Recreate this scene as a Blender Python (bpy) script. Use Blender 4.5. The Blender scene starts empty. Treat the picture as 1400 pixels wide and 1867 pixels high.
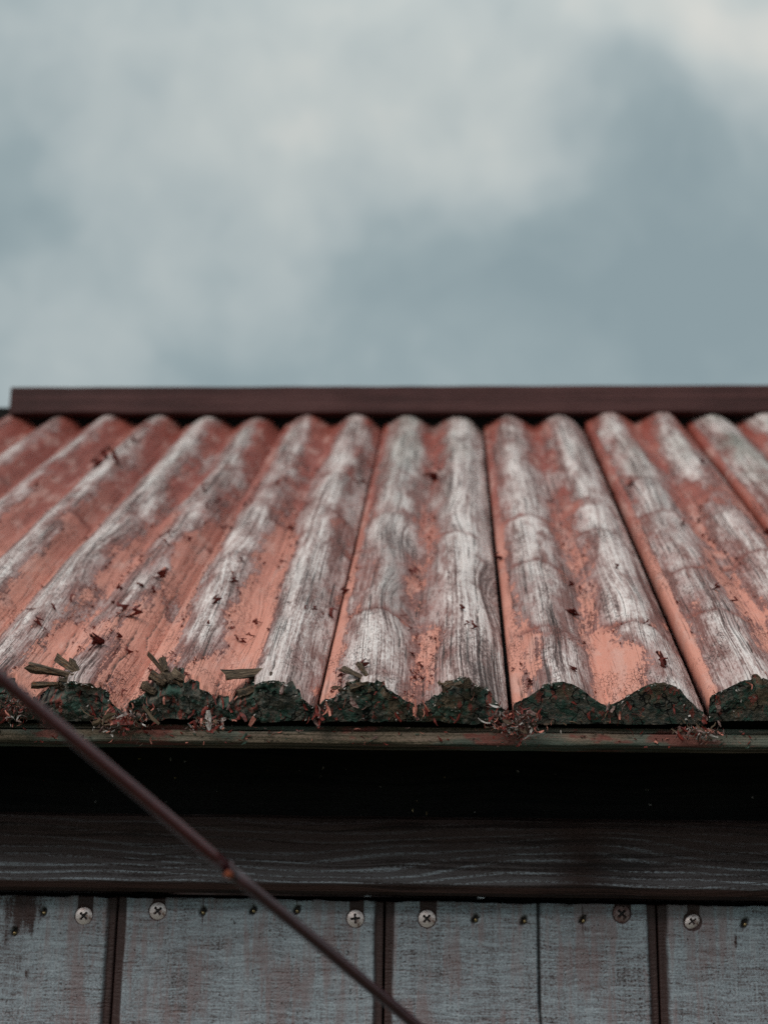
import bpy, math, random
import numpy as np
from mathutils import Vector, Matrix

# ------------------------------------------------------------------ camera, sky, sun, exposure
SC = bpy.context.scene
COL = SC.collection
ZB = 1.5                                   # height of the eave above the ground
cd = bpy.data.cameras.new('camera')
cam = bpy.data.objects.new('camera', cd)
COL.objects.link(cam)
cd.lens = 50.0; cd.sensor_width = 36.0; cd.sensor_fit = 'AUTO'
cd.clip_start = 0.01; cd.clip_end = 3000
fwd = Vector((-.04824986, .96214498, .26823308)); rgt = Vector((.99883435, .0461068, .0142868))
upv = Vector((-.00137861, -.26860975, .9632481))
cm = Matrix((rgt, upv, -fwd)).transposed().to_4x4()
cm.translation = Vector((-.0048, -.65635, -.10196 + ZB))
cam.matrix_world = cm
cd.dof.use_dof = True; cd.dof.focus_distance = .675; cd.dof.aperture_fstop = 7.5; cd.dof.aperture_blades = 9
SC.camera = cam
SC.cycles.use_denoising = False              # keep the fine grain; the remaining noise is like film grain

SUN_EL, SUN_AZ = math.radians(42), math.radians(212)      # azimuth clockwise from +Y: from behind the camera, left
world = bpy.data.worlds.new('World'); SC.world = world; world.use_nodes = True
SC.view_settings.view_transform = 'Standard'; SC.view_settings.look = 'None'
SC.view_settings.exposure = 0; SC.view_settings.gamma = 1; SC.view_settings.use_curve_mapping = False


class NT:
    """small helper for node trees"""
    def __init__(s, tree):
        s.t = tree; s.n = tree.nodes; s.l = tree.links
    def node(s, typ, **kw):
        n = s.n.new(typ)
        for k, v in kw.items():
            setattr(n, k, v)
        return n
    def put(s, sock, v):
        if hasattr(v, 'links'):
            s.l.new(v, sock)
        elif v is not None:
            sock.default_value = v
    def math(s, op, a, b=None, c=None, clamp=False):
        n = s.node('ShaderNodeMath', operation=op, use_clamp=clamp)
        for i, v in enumerate((a, b, c)):
            if v is not None: s.put(n.inputs[i], v)
        return n.outputs[0]
    def vmath(s, op, a, b=None):
        n = s.node('ShaderNodeVectorMath', operation=op)
        s.put(n.inputs[0], a)
        if b is not None: s.put(n.inputs[1], b)
        return n.outputs['Value'] if op in ('DOT_PRODUCT', 'LENGTH', 'DISTANCE') else n.outputs[0]
    def comb(s, x, y, z):
        n = s.node('ShaderNodeCombineXYZ')
        for i, v in enumerate((x, y, z)): s.put(n.inputs[i], v)
        return n.outputs[0]
    def sep(s, v):
        n = s.node('ShaderNodeSeparateXYZ'); s.put(n.inputs[0], v); return n.outputs
    def noise(s, vec, scale, detail=3, rough=.55, dist=0, color=False):
        n = s.node('ShaderNodeTexNoise'); s.put(n.inputs['Vector'], vec)
        n.inputs['Scale'].default_value = scale; n.inputs['Detail'].default_value = detail
        n.inputs['Roughness'].default_value = rough; n.inputs['Distortion'].default_value = dist
        return n.outputs['Color' if color else 'Fac']
    def step(s, v, lo, hi):
        n = s.node('ShaderNodeMapRange', interpolation_type='SMOOTHSTEP'); n.clamp = True
        s.put(n.inputs[0], v); s.put(n.inputs[1], lo); s.put(n.inputs[2], hi)
        n.inputs[3].default_value = 0; n.inputs[4].default_value = 1
        return n.outputs[0]
    def mix(s, f, a, b):
        n = s.node('ShaderNodeMix', data_type='RGBA'); n.clamp_factor = True
        s.put(n.inputs[0], f)
        for i, v in ((6, a), (7, b)):
            s.put(n.inputs[i], v if hasattr(v, 'links') else (*v, 1))
        return n.outputs[2]
    def ramp(s, f, stops):
        n = s.node('ShaderNodeValToRGB'); s.put(n.inputs[0], f)
        e = n.color_ramp.elements
        while len(e) < len(stops): e.new(.5)
        for el, (p, c) in zip(e, stops):
            el.position = p; el.color = (*c, 1)
        return n.outputs[0]
    def attr(s, name, out='Fac'):
        n = s.node('ShaderNodeAttribute', attribute_name=name); return n.outputs[out]
    def bump(s, h, dist, strength=1, normal=None):
        n = s.node('ShaderNodeBump'); n.inputs['Distance'].default_value = dist
        n.inputs['Strength'].default_value = strength
        s.put(n.inputs['Height'], h)
        if normal is not None: s.put(n.inputs['Normal'], normal)
        return n.outputs[0]


def build_sky():
    N = NT(world.node_tree)
    for n in list(N.n): N.n.remove(n)
    out = N.node('ShaderNodeOutputWorld'); bg = N.node('ShaderNodeBackground')
    bg.inputs['Strength'].default_value = .1
    sky = N.node('ShaderNodeTexSky'); sky.sky_type = 'NISHITA'; sky.sun_disc = False
    sky.sun_elevation = SUN_EL; sky.sun_rotation = SUN_AZ
    d = N.node('ShaderNodeTexCoord').outputs['Generated']
    x, y, z = N.sep(d)[0:3]
    # cloud deck: direction projected on a flat layer, warped
    zz = N.math('ADD', N.math('MAXIMUM', z, 0), .25)
    p = N.comb(N.math('DIVIDE', x, zz), N.math('DIVIDE', y, zz), 0)
    warp = N.vmath('SUBTRACT', N.noise(d, 7, 3, color=True), (.5, .5, .5))
    sc = N.node('ShaderNodeVectorMath', operation='SCALE'); N.put(sc.inputs[0], warp); sc.inputs[3].default_value = .16
    dw = N.vmath('ADD', d, sc.outputs[0])
    v = N.math('MULTIPLY_ADD', N.noise(N.vmath('ADD', p, (3.1, .7, 0)), 1.5, 4, .5), .5, .09)
    v = N.math('MULTIPLY_ADD', N.math('SUBTRACT', N.noise(d, 16, 4, .5), .5), .40, v)
    v = N.math('MULTIPLY_ADD', N.math('SUBTRACT', N.noise(dw, 26, 3, .5), .5), .26, v)
    # the big cloud masses of this sky: bright banks and grey bellies (direction, radius, amount)
    masses = [((-.18, .815, .55), .14, .30), ((-.05, .845, .525), .10, .16), ((.02, .868, .495), .05, .20),
              ((.19, .81, .555), .06, .62), ((.10, .824, .56), .05, .36), ((.05, .887, .459), .035, .20),
              ((-.14, .863, .486), .06, .06), ((-.26, .888, .375), .05, .13), ((-.105, .92, .372), .035, .09),
              ((-.30, .84, .455), .035, -.26), ((.19, .862, .47), .11, -.18), ((.10, .90, .42), .08, -.18),
              ((0, .90, .415), .07, -.20), ((-.177, .909, .38), .03, -.16), ((.2, .898, .39), .08, -.16),
              ((.093, .849, .52), .035, -.16), ((-.07, .90, .42), .06, -.18), ((0, .82, .572), .13, .10)]
    for c, r, a in masses:
        dist = N.vmath('DISTANCE', dw, c)
        g = N.math('POWER', 2.718, N.math('MULTIPLY', N.math('MULTIPLY', dist, dist), -1 / (r * r)))
        v = N.math('MULTIPLY_ADD', g, a, v)
    c = N.ramp(v, [(.05, (2.65, 3.4, 3.65)), (.28, (3.15, 3.9, 4.1)), (.5, (4.15, 4.78, 4.88)), (.74, (5.2, 5.68, 5.6)), (1, (6.8, 6.8, 6.4))])
    # an overcast sky is brighter towards the zenith
    zen = N.math('MULTIPLY_ADD', N.step(z, .5, 1.0), 1.0, 1.0)
    sc2 = N.node('ShaderNodeVectorMath', operation='SCALE'); N.put(sc2.inputs[0], c); N.put(sc2.inputs[3], zen)
    m = N.mix(.97, sky.outputs[0], sc2.outputs[0])
    N.put(bg.inputs[0], m)
    N.l.new(bg.outputs[0], out.inputs[0])


build_sky()
sl = bpy.data.lights.new('sun', 'SUN'); sun = bpy.data.objects.new('sun', sl); COL.objects.link(sun)
sl.energy = 1.5; sl.angle = math.radians(26); sl.color = (1, .95, .88)
sd = Vector((math.sin(SUN_AZ) * math.cos(SUN_EL), math.cos(SUN_AZ) * math.cos(SUN_EL), math.sin(SUN_EL)))
sun.rotation_euler = sd.to_track_quat('Z', 'Y').to_euler(); sun.location = (-2, -3, 6)

# ------------------------------------------------------------------ helpers
rng = np.random.default_rng(7)
random.seed(11)
P_ = .045                                   # distance between two crests of the roof boards
AL = .53365; LR = .6440                     # roof pitch, length of the roof boards
CA, SA = math.cos(AL), math.sin(AL)


def W(t, s, n):
    """roof coordinates (along eave, up the slope, off the slope) to the world"""
    return (t, s * CA - n * SA, s * SA + n * CA + ZB)


RM = Matrix(((1, 0, 0), (0, CA, -SA), (0, SA, CA)))     # columns: t, s, n directions


def _h(ix, iy, seed):
    a = (ix.astype(np.int64) * 374761393 + iy.astype(np.int64) * 668265263 + seed * 974711) & 0xffffffff
    a = ((a ^ (a >> 13)) * 1274126177) & 0xffffffff
    a = ((a ^ (a >> 16)) * 2246822519) & 0xffffffff
    return ((a ^ (a >> 15)) & 0xffff) / 65535.0


def vn(x, y, seed=0):
    x, y = np.broadcast_arrays(np.asarray(x, float), np.asarray(y, float))
    ix, iy = np.floor(x), np.floor(y); fx, fy = x - ix, y - iy
    fx = fx * fx * (3 - 2 * fx); fy = fy * fy * (3 - 2 * fy)
    a, b, c, d = _h(ix, iy, seed), _h(ix + 1, iy, seed), _h(ix, iy + 1, seed), _h(ix + 1, iy + 1, seed)
    return (a * (1 - fx) + b * fx) * (1 - fy) + (c * (1 - fx) + d * fx) * fy


def fbm(x, y, seed=0, oct=4, g=.5):
    r = 0; a = 1; tot = 0
    for i in range(oct):
        r = r + a * (vn(x * 2 ** i, y * 2 ** i, seed + i * 17) - .5); tot += a; a *= g
    return r / tot * 2                      # about -1..1


def sst(x, a, b):
    u = np.clip((x - a) / (b - a), 0, 1); return u * u * (3 - 2 * u)


def mesh_np(name, verts, faces, mats=(), midx=None, smooth=True, attrs=None):
    """faces: list of int arrays (n,4) or (n,3)"""
    me = bpy.data.meshes.new(name)
    verts = np.asarray(verts, np.float32)
    loops = np.concatenate([f.ravel() for f in faces]).astype(np.int32)
    sizes = np.concatenate([np.full(len(f), f.shape[1]) for f in faces]).astype(np.int32)
    me.vertices.add(len(verts)); me.vertices.foreach_set('co', verts.ravel())
    me.loops.add(len(loops)); me.loops.foreach_set('vertex_index', loops)
    me.polygons.add(len(sizes))
    me.polygons.foreach_set('loop_start', np.concatenate([[0], np.cumsum(sizes)[:-1]]).astype(np.int32))
    me.polygons.foreach_set('loop_total', sizes)
    for m in mats: me.materials.append(m)
    if midx is not None: me.polygons.foreach_set('material_index', np.asarray(midx, np.int32))
    me.polygons.foreach_set('use_smooth', np.full(len(sizes), smooth))
    for k, a in (attrs or {}).items():
        a = np.asarray(a, np.float32)
        at = me.attributes.new(k, 'FLOAT_VECTOR' if a.ndim == 2 else 'FLOAT', 'POINT')
        at.data.foreach_set('vector' if a.ndim == 2 else 'value', a.ravel())
    me.update(calc_edges=True); me.validate()
    return me


def gridf(nr, nc, off=0, flip=False):
    i = np.arange(nr - 1)[:, None] * nc + np.arange(nc - 1)[None, :] + off
    f = np.stack([i, i + 1, i + nc + 1, i + nc], -1).reshape(-1, 4)
    return f[:, ::-1] if flip else f


def link(name, me, parent=None):
    o = bpy.data.objects.new(name, me); COL.objects.link(o)
    if parent: o.parent = parent
    return o


def tag(o, label=None, cat=None, group=None, kind=None):
    for k, v in (('label', label), ('category', cat), ('group', group), ('kind', kind)):
        if v: o[k] = v
    return o


def empty(name, loc=(0, 0, 0)):
    o = bpy.data.objects.new(name, None); COL.objects.link(o); o.location = loc; o.empty_display_size = .1
    return o


def new_mat(name):
    m = bpy.data.materials.new(name); m.use_nodes = True
    N = NT(m.node_tree)
    b = N.n['Principled BSDF']
    return m, N, b


class MB:
    """collects boxes and shards into one mesh"""
    def __init__(s): s.v = []; s.f = []; s.m = []; s.k = 0
    def add(s, v, f, mi=0):
        s.v += [tuple(p) for p in v]; s.f += [tuple(i + s.k for i in q) for q in f]; s.m += [mi] * len(f); s.k += len(v)
    def box(s, lo, hi, mi=0):
        (a, b, c), (d, e, g) = lo, hi
        s.add([(a, b, c), (d, b, c), (d, e, c), (a, e, c), (a, b, g), (d, b, g), (d, e, g), (a, e, g)],
              [(0, 3, 2, 1), (4, 5, 6, 7), (0, 1, 5, 4), (1, 2, 6, 5), (2, 3, 7, 6), (3, 0, 4, 7)], mi)
    def mesh(s, name, mats, smooth=False):
        me = bpy.data.meshes.new(name); me.from_pydata(s.v, [], s.f)
        for m in mats: me.materials.append(m)
        me.polygons.foreach_set('material_index', s.m)
        me.polygons.foreach_set('use_smooth', [smooth] * len(s.f)); me.update()
        return me


# ------------------------------------------------------------------ materials
def m_roof():
    m, N, b = new_mat('peeling_red_paint_on_grey_wood')
    tsn = N.attr('tsn', 'Vector'); t, s, idn = N.sep(tsn)[0:3]
    G = N.attr('grain'); P = N.attr('paint'); alg = N.attr('algae'); split = N.attr('split')
    gv = N.comb(G, N.math('MULTIPLY', s, .009), idn)
    gw = N.comb(G, N.math('MULTIPLY', s, .12), idn)
    st1 = N.noise(gv, 380, 5, .65); st2 = N.noise(gv, 1500, 3, .65)
    fleck = N.noise(N.comb(G, N.math('MULTIPLY', s, .22), idn), 1150, 3, .65)
    pat = N.noise(gw, 60, 3, .6)
    speck = N.noise(N.comb(t, N.math('MULTIPLY', s, .55), idn), 620, 4, .65)
    fine = N.noise(N.comb(t, N.math('MULTIPLY', s, .5), idn), 1900, 2, .6)
    q = N.math('MULTIPLY_ADD', N.math('SUBTRACT', speck, .5), 1.0, P)
    q = N.math('MULTIPLY_ADD', N.math('SUBTRACT', st1, .5), 1.3, q)
    q = N.math('MULTIPLY_ADD', N.math('SUBTRACT', st2, .5), .7, q)
    q = N.math('MULTIPLY_ADD', N.math('SUBTRACT', fleck, .5), 1.1, q)
    q = N.math('MULTIPLY_ADD', N.math('SUBTRACT', fine, .5), .5, q)
    mask = N.step(q, -.02, .07)
    w = N.math('MULTIPLY_ADD', N.math('SUBTRACT', st1, .5), 1.5, P)
    w = N.math('MULTIPLY_ADD', N.math('SUBTRACT', st2, .5), .9, w)
    w = N.math('MULTIPLY_ADD', N.math('SUBTRACT', speck, .5), .5, w)
    wash = N.math('MULTIPLY', N.step(w, -1.05, .22), .85)
    k = N.math('MULTIPLY_ADD', N.math('SUBTRACT', st2, .5), .7, st1)
    k = N.math('MULTIPLY_ADD', N.math('SUBTRACT', fleck, .5), .7, k)
    k = N.math('MULTIPLY_ADD', N.math('SUBTRACT', pat, .5), .75, k)
    wood = N.ramp(k, [(.20, (.09, .055, .05)), (.33, (.28, .18, .165)), (.45, (.62, .47, .44)), (.58, (.92, .79, .75))])
    wood = N.mix(N.math('MULTIPLY', N.step(N.noise(gw, 35, 3, .6), .5, .72), .5), wood, (.13, .11, .105))
    wood = N.mix(N.math('MULTIPLY', alg, .75), wood, N.mix(st1, (.07, .085, .06), (.30, .33, .27)))
    wood = N.mix(wash, wood, N.mix(speck, (.17, .045, .038), (.46, .19, .165)))
    rf = N.math('MULTIPLY', N.step(fleck, .54, .64), N.step(P, -1.1, -.1))
    wood = N.mix(N.math('MULTIPLY', rf, .7), wood, (.36, .13, .11))
    mot = N.noise(N.comb(G, N.math('MULTIPLY', s, .14), N.math('ADD', idn, 2.0)), 150, 5, .68)
    mm = N.math('MULTIPLY', N.step(mot, .49, .58), N.step(P, -1.7, -.35))
    wood = N.mix(N.math('MULTIPLY', mm, .72), wood, N.mix(fleck, (.095, .033, .027), (.33, .11, .085)))
    # fine weather checks that run with the grain
    c1 = N.math('ABSOLUTE', N.math('SUBTRACT', N.noise(N.comb(G, N.math('MULTIPLY', s, .007), idn), 420, 2, .55), .5))
    chk = N.math('MULTIPLY', N.math('SUBTRACT', 1, N.step(c1, .004, .020)), N.step(N.noise(gw, 140, 2), .44, .58))
    wood = N.mix(N.math('MULTIPLY', chk, .8), wood, (.05, .036, .034))
    fade = N.math('MULTIPLY_ADD', N.math('SUBTRACT', N.noise(N.comb(t, N.math('MULTIPLY', s, .3), idn), 40, 3), .5), .9,
                  N.step(s, .05, .46))
    paint = N.mix(fade, (.72, .30, .22), (.30, .062, .042))
    paint = N.mix(N.math('MULTIPLY', N.step(N.noise(N.comb(t, N.math('MULTIPLY', s, .25), N.math('ADD', idn, 8.0)), 110, 4, .6), .50, .68), .45), paint, (.70, .43, .37))
    paint = N.mix(N.math('MULTIPLY', N.step(fine, .5, .8), .35), paint, (.60, .40, .36))
    paint = N.mix(N.math('MULTIPLY', N.step(speck, .60, .72), .5), paint, (.42, .12, .085))
    # crazing: fine cracks through paint and weathered wood
    vo = N.node('ShaderNodeTexVoronoi', feature='DISTANCE_TO_EDGE')
    wv3 = N.vmath('ADD', N.comb(G, N.math('MULTIPLY', s, .42), idn), N.vmath('MULTIPLY', N.noise(N.comb(t, s, idn), 700, 2, color=True), (.0016, .0016, 0)))
    N.put(vo.inputs['Vector'], wv3); vo.inputs['Scale'].default_value = 560
    craz = N.math('MULTIPLY', N.math('SUBTRACT', 1, N.step(vo.outputs['Distance'], .012, .075)),
                  N.step(N.noise(N.comb(t, N.math('MULTIPLY', s, .3), N.math('ADD', idn, 4.0)), 75, 3), .48, .62))
    craz = N.math('MULTIPLY', craz, N.step(speck, .44, .56))
    deep = N.attr('deep')
    paint = N.mix(N.math('MULTIPLY', deep, .85), paint, N.mix(speck, (.17, .035, .025), (.40, .11, .08)))
    paint = N.mix(N.math('MULTIPLY', craz, .75), paint, (.22, .055, .042))
    wood = N.mix(N.math('MULTIPLY', craz, .65), wood, (.10, .06, .055))
    # dark ragged rim where the film has lifted
    rim = N.math('MULTIPLY', N.step(q, -.10, .0), N.math('SUBTRACT', 1, N.step(q, .0, .06)))
    col = N.mix(mask, wood, paint)
    col = N.mix(N.math('MULTIPLY', N.math('MULTIPLY', deep, .85), N.step(N.math('ADD', fleck, N.math('MULTIPLY', st1, .6)), .55, .80)), col, N.mix(speck, (.10, .024, .018), (.26, .07, .05)))
    col = N.mix(N.math('MULTIPLY', rim, N.step(speck, .42, .6)), col, (.24, .075, .06))
    col = N.mix(split, col, (.045, .03, .027))
    N.put(b.inputs['Base Color'], col)
    N.put(b.inputs['Roughness'], N.math('MULTIPLY_ADD', mask, -.14, .74))
    b.inputs['Specular IOR Level'].default_value = .35
    h = N.math('MULTIPLY', N.math('MULTIPLY_ADD', st2, .8, N.math('MULTIPLY', st1, .9)), N.math('MULTIPLY_ADD', mask, -.75, 1))
    h = N.math('MULTIPLY_ADD', mask, .55, h)
    h = N.math('MULTIPLY_ADD', chk, -.8, h); h = N.math('MULTIPLY_ADD', craz, -.6, h)
    h = N.math('MULTIPLY_ADD', speck, .25, h)
    h = N.math('MULTIPLY_ADD', fleck, .35, h)
    N.put(b.inputs['Normal'], N.bump(h, .0012, 1))
    return m


def m_endgrain():
    m, N, b = new_mat('mossy_end_grain')
    tsn = N.attr('tsn', 'Vector'); t, s, idn = N.sep(tsn)[0:3]     # s here: height on the end face
    co = N.comb(t, s, idn)
    n1 = N.noise(co, 130, 4, .6); n2 = N.noise(co, 420, 4, .65); n3 = N.noise(co, 1300, 3, .6)
    rd = N.attr('ring')
    ring = N.math('SINE', N.math('MULTIPLY', N.math('MULTIPLY_ADD', n1, .0022, rd), 3800))
    base = N.mix(N.math('MULTIPLY_ADD', ring, .25, .5), (.075, .066, .055), (.19, .16, .13))
    base = N.mix(N.step(n2, .40, .64), base, (.045, .058, .053))
    big = N.noise(N.vmath('ADD', co, (0, 0, 21)), 38, 2, .5)
    base = N.mix(N.math('MULTIPLY', N.step(big, .52, .66), .7), base, N.mix(n2, (.05, .035, .02), (.24, .15, .085)))
    base = N.mix(N.math('MULTIPLY', N.step(N.math('MULTIPLY_ADD', N.math('SUBTRACT', n2, .5), .6, n1), .50, .60), .8), base, N.mix(n2, (.02, .05, .038), (.06, .13, .10)))
    sp = N.step(N.noise(N.comb(N.math('MULTIPLY', t, 1.0), N.math('MULTIPLY', s, .45), N.math('ADD', idn, 3.0)), 210, 4, .65), .585, .635)
    base = N.mix(sp, base, N.mix(n3, (.12, .025, .018), (.34, .10, .08)))
    sp2 = N.step(N.noise(N.vmath('ADD', co, (0, 0, 7)), 620, 3, .6), .64, .70)
    base = N.mix(N.math('MULTIPLY', sp2, .8), base, (.25, .24, .22))
    ck = N.noise(N.vmath('ADD', co, (0, 0, 13)), 95, 2, .5)
    ck = N.math('SUBTRACT', 1, N.step(N.math('ABSOLUTE', N.math('SUBTRACT', ck, .5)), .003, .014))
    base = N.mix(ck, base, (.006, .006, .006))
    N.put(b.inputs['Base Color'], base); b.inputs['Roughness'].default_value = .8
    b.inputs['Specular IOR Level'].default_value = .25
    h = N.math('MULTIPLY_ADD', n2, 1.2, N.math('MULTIPLY', n3, .8)); h = N.math('MULTIPLY_ADD', ring, .04, h)
    h = N.math('MULTIPLY_ADD', ck, -1.2, h)
    N.put(b.inputs['Normal'], N.bump(h, .0012, .8))
    return m


def m_brown(name, dark, mid, hi, amt, axis='X', rough=.5, scale=1.0, wave=.01, spec=.5, eave_shade=None, patch=False):
    """stained dark wood with long wavy grain"""
    m, N, b = new_mat(name)
    o = N.node('ShaderNodeTexCoord').outputs['Object']
    x, y, z = N.sep(o)[0:3]
    if axis == 'Z': x, z = z, x
    warp = N.math('MULTIPLY', N.math('SUBTRACT', N.noise(N.comb(x, 0, N.math('MULTIPLY', z, 3)), 9 * scale, 1), .5), wave * 2)
    zz = N.math('ADD', z, warp)
    gv = N.comb(N.math('MULTIPLY', x, .012), N.math('MULTIPLY', y, .6), zz)
    g1 = N.noise(gv, 260 * scale, 4, .65); g2 = N.noise(gv, 900 * scale, 3, .6)
    fine = N.noise(N.comb(N.math('MULTIPLY', x, .5), y, z), 1500, 3, .7)
    blot = N.noise(N.comb(N.math('MULTIPLY', x, .8), y, z), 16 * scale, 3)
    k = N.math('MULTIPLY_ADD', N.math('SUBTRACT', g2, .5), .5, g1)
    k = N.math('MULTIPLY_ADD', N.math('SUBTRACT', fine, .5), .5, k)
    k = N.math('MULTIPLY_ADD', N.math('SUBTRACT', blot, .5), .6, k)
    col = N.mix(N.step(k, .3, .6), dark, mid)
    hf = N.math('MULTIPLY', N.step(k, .42, .75), amt)
    if eave_shade:                                # growth rings stand out as thin pale lines
        ringw = N.math('MULTIPLY_ADD', N.math('SUBTRACT', N.noise(N.comb(N.math('MULTIPLY', x, .35), 0, N.math('MULTIPLY', z, 2)), 14, 2), .5), .030, z)
        rl = N.step(N.math('SINE', N.math('MULTIPLY', ringw, 2 * math.pi / .0036)), .1, 1.0)
        rl = N.math('MULTIPLY', rl, N.step(N.math('MULTIPLY_ADD', N.math('SUBTRACT', g2, .5), .8, fine), .36, .66))
        hf = N.math('MULTIPLY', N.math('MULTIPLY_ADD', rl, .75, .22), N.math('MULTIPLY_ADD', N.step(k, .36, .66), .9, .25))
        hf = N.math('MULTIPLY', hf, N.math('SUBTRACT', 1, N.step(N.math('MULTIPLY', z, -1), -1.5 + .0893, -1.5 + .0916)))
        xs_ = N.math('DIVIDE', N.math('SUBTRACT', N.math('MULTIPLY_ADD', N.math('SUBTRACT', blot, .5), .03, x), .058), .013)
        hf = N.math('MULTIPLY', hf, N.math('SUBTRACT', 1, N.math('MULTIPLY', N.math('POWER', 2.718, N.math('MULTIPLY', N.math('MULTIPLY', xs_, xs_), -1)), .85)))
    if eave_shade:                                # eave shade painted into the weathered grain: pale sheen low down, dark above
        hf = N.math('MULTIPLY', hf, N.math('MULTIPLY_ADD', N.step(N.math('MULTIPLY_ADD', N.math('SUBTRACT', blot, .5), .03, z), eave_shade[0], eave_shade[1]), .88, .12))
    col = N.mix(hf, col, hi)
    if patch:
        pn = N.noise(N.comb(N.math('MULTIPLY', x, .35), y, z), 75, 4, .65); pg = N.noise(N.comb(N.math('MULTIPLY', x, .3), y, N.math('ADD', z, 3.0)), 42, 3, .6)
        col = N.mix(N.math('MULTIPLY', N.step(pg, .48, .60), .7), col, N.mix(g2, (.05, .075, .062), (.17, .21, .18)))
        col = N.mix(N.math('MULTIPLY', N.step(pn, .54, .62), .8), col, N.mix(fine, (.13, .025, .02), (.36, .12, .10)))
    N.put(b.inputs['Base Color'], col)
    N.put(b.inputs['Roughness'], N.math('MULTIPLY_ADD', fine, .3, rough - .1))
    b.inputs['Specular IOR Level'].default_value = spec
    N.put(b.inputs['Normal'], N.bump(N.math('MULTIPLY_ADD', fine, .6, N.math('ADD', g1, g2)), .0007, .8))
    return m


def m_wallboard():
    m, N, b = new_mat('weathered_sky_sheen_board')
    o = N.attr('tsn', 'Vector'); x, idn, z = N.sep(o)[0:3]
    edge = N.attr('edge'); stain = N.attr('stain'); pit = N.attr('pit')
    wz = N.math('MULTIPLY', N.math('SUBTRACT', N.noise(N.comb(x, idn, z), 60, 3), .5), .0060)
    zz = N.math('ADD', z, wz)
    saw = N.noise(N.comb(N.math('MULTIPLY', x, .035), idn, N.math('MULTIPLY_ADD', wz, .25, z)), 1500, 2, .6)
    rows = N.math('MULTIPLY_ADD', N.math('SINE', N.math('MULTIPLY', zz, 2 * math.pi / .0019)), .5, .5)
    xx = N.math('MULTIPLY_ADD', N.math('SUBTRACT', N.noise(N.comb(x, idn, N.math('MULTIPLY', z, .25)), 90, 2), .5), .004, x)
    cols = N.math('MULTIPLY_ADD', N.math('SINE', N.math('MULTIPLY', xx, 2 * math.pi / .0026)), .22, N.math('MULTIPLY', N.step(N.noise(N.comb(xx, idn, N.math('MULTIPLY', zz, 1.6)), 620, 2), .42, .62), .78))
    n1 = N.noise(N.comb(x, idn, z), 900, 3, .7)
    vst = N.noise(N.comb(x, idn, N.math('MULTIPLY', z, .06)), 330, 4, .6)
    hst = N.noise(N.comb(N.math('MULTIPLY', x, .1), idn, zz), 520, 3, .6)
    big = N.noise(N.comb(x, idn, N.math('MULTIPLY', z, .4)), 30, 3, .6)
    big2 = N.noise(N.comb(x, N.math('ADD', idn, 5.0), N.math('MULTIPLY', z, .5)), 38, 3, .6)
    wv = N.math('MULTIPLY', N.math('MULTIPLY', rows, cols), N.step(N.noise(N.comb(x, idn, z), 48, 2), .42, .6))
    k = N.math('MULTIPLY_ADD', N.math('SUBTRACT', n1, .5), 1.3, .56)
    k = N.math('MULTIPLY_ADD', N.math('SUBTRACT', vst, .5), .5, k)
    k = N.math('MULTIPLY_ADD', N.math('SUBTRACT', hst, .5), .75, k)
    k = N.math('MULTIPLY_ADD', wv, -.24, k)
    k = N.math('MULTIPLY_ADD', N.math('SUBTRACT', saw, .5), .6, k)
    k = N.math('MULTIPLY_ADD', N.math('SUBTRACT', big, .5), .5, k)
    col = N.ramp(k, [(.14, (.05, .035, .036)), (.33, (.17, .15, .16)), (.54, (.275, .30, .335)), (.85, (.42, .465, .505))])  # blue sheen of the sky put into the weathered boards' base colour
    col = N.mix(N.math('MULTIPLY', N.step(N.math('MULTIPLY_ADD', N.math('SUBTRACT', vst, .5), .8, big2), .46, .66), .6), col, (.22, .125, .12))
    dots = N.step(N.noise(N.comb(x, N.math('ADD', idn, 9.0), N.math('MULTIPLY', z, .8)), 560, 2), .68, .73)
    col = N.mix(N.math('MULTIPLY', dots, .85), col, (.045, .03, .03))
    brown = N.mix(N.noise(N.comb(x, idn, N.math('MULTIPLY', z, .1)), 900, 3), (.022, .010, .009), (.075, .03, .026))
    st = N.step(N.math('MULTIPLY_ADD', N.math('SUBTRACT', N.math('ADD', n1, vst), 1), .9, stain), .38, .62)
    col = N.mix(N.math('MAXIMUM', edge, st), col, brown)
    col = N.mix(pit, col, (.02, .014, .012))
    N.put(b.inputs['Base Color'], col)
    b.inputs['Roughness'].default_value = .6
    N.put(b.inputs['Normal'], N.bump(N.math('MULTIPLY_ADD', n1, .5, N.math('MULTIPLY_ADD', wv, -.5, N.math('ADD', vst, hst))), .0005, .8))
    return m


def m_plain(name, c1, c2, scale, rough=.7, metal=0, bump=.0003, detail=4, c3=None, spec=.4):
    m, N, b = new_mat(name)
    o = N.node('ShaderNodeTexCoord').outputs['Object']
    n1 = N.noise(o, scale, detail, .6)
    col = N.mix(N.step(n1, .35, .65), c1, c2)
    if c3: col = N.mix(N.step(N.noise(N.vmath('ADD', o, (4, 2, 9)), scale * .6, 3), .55, .65), col, c3)
    N.put(b.inputs['Base Color'], col); b.inputs['Roughness'].default_value = rough; b.inputs['Metallic'].default_value = metal
    b.inputs['Specular IOR Level'].default_value = spec
    N.put(b.inputs['Normal'], N.bump(n1, bump, .8))
    return m


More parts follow.
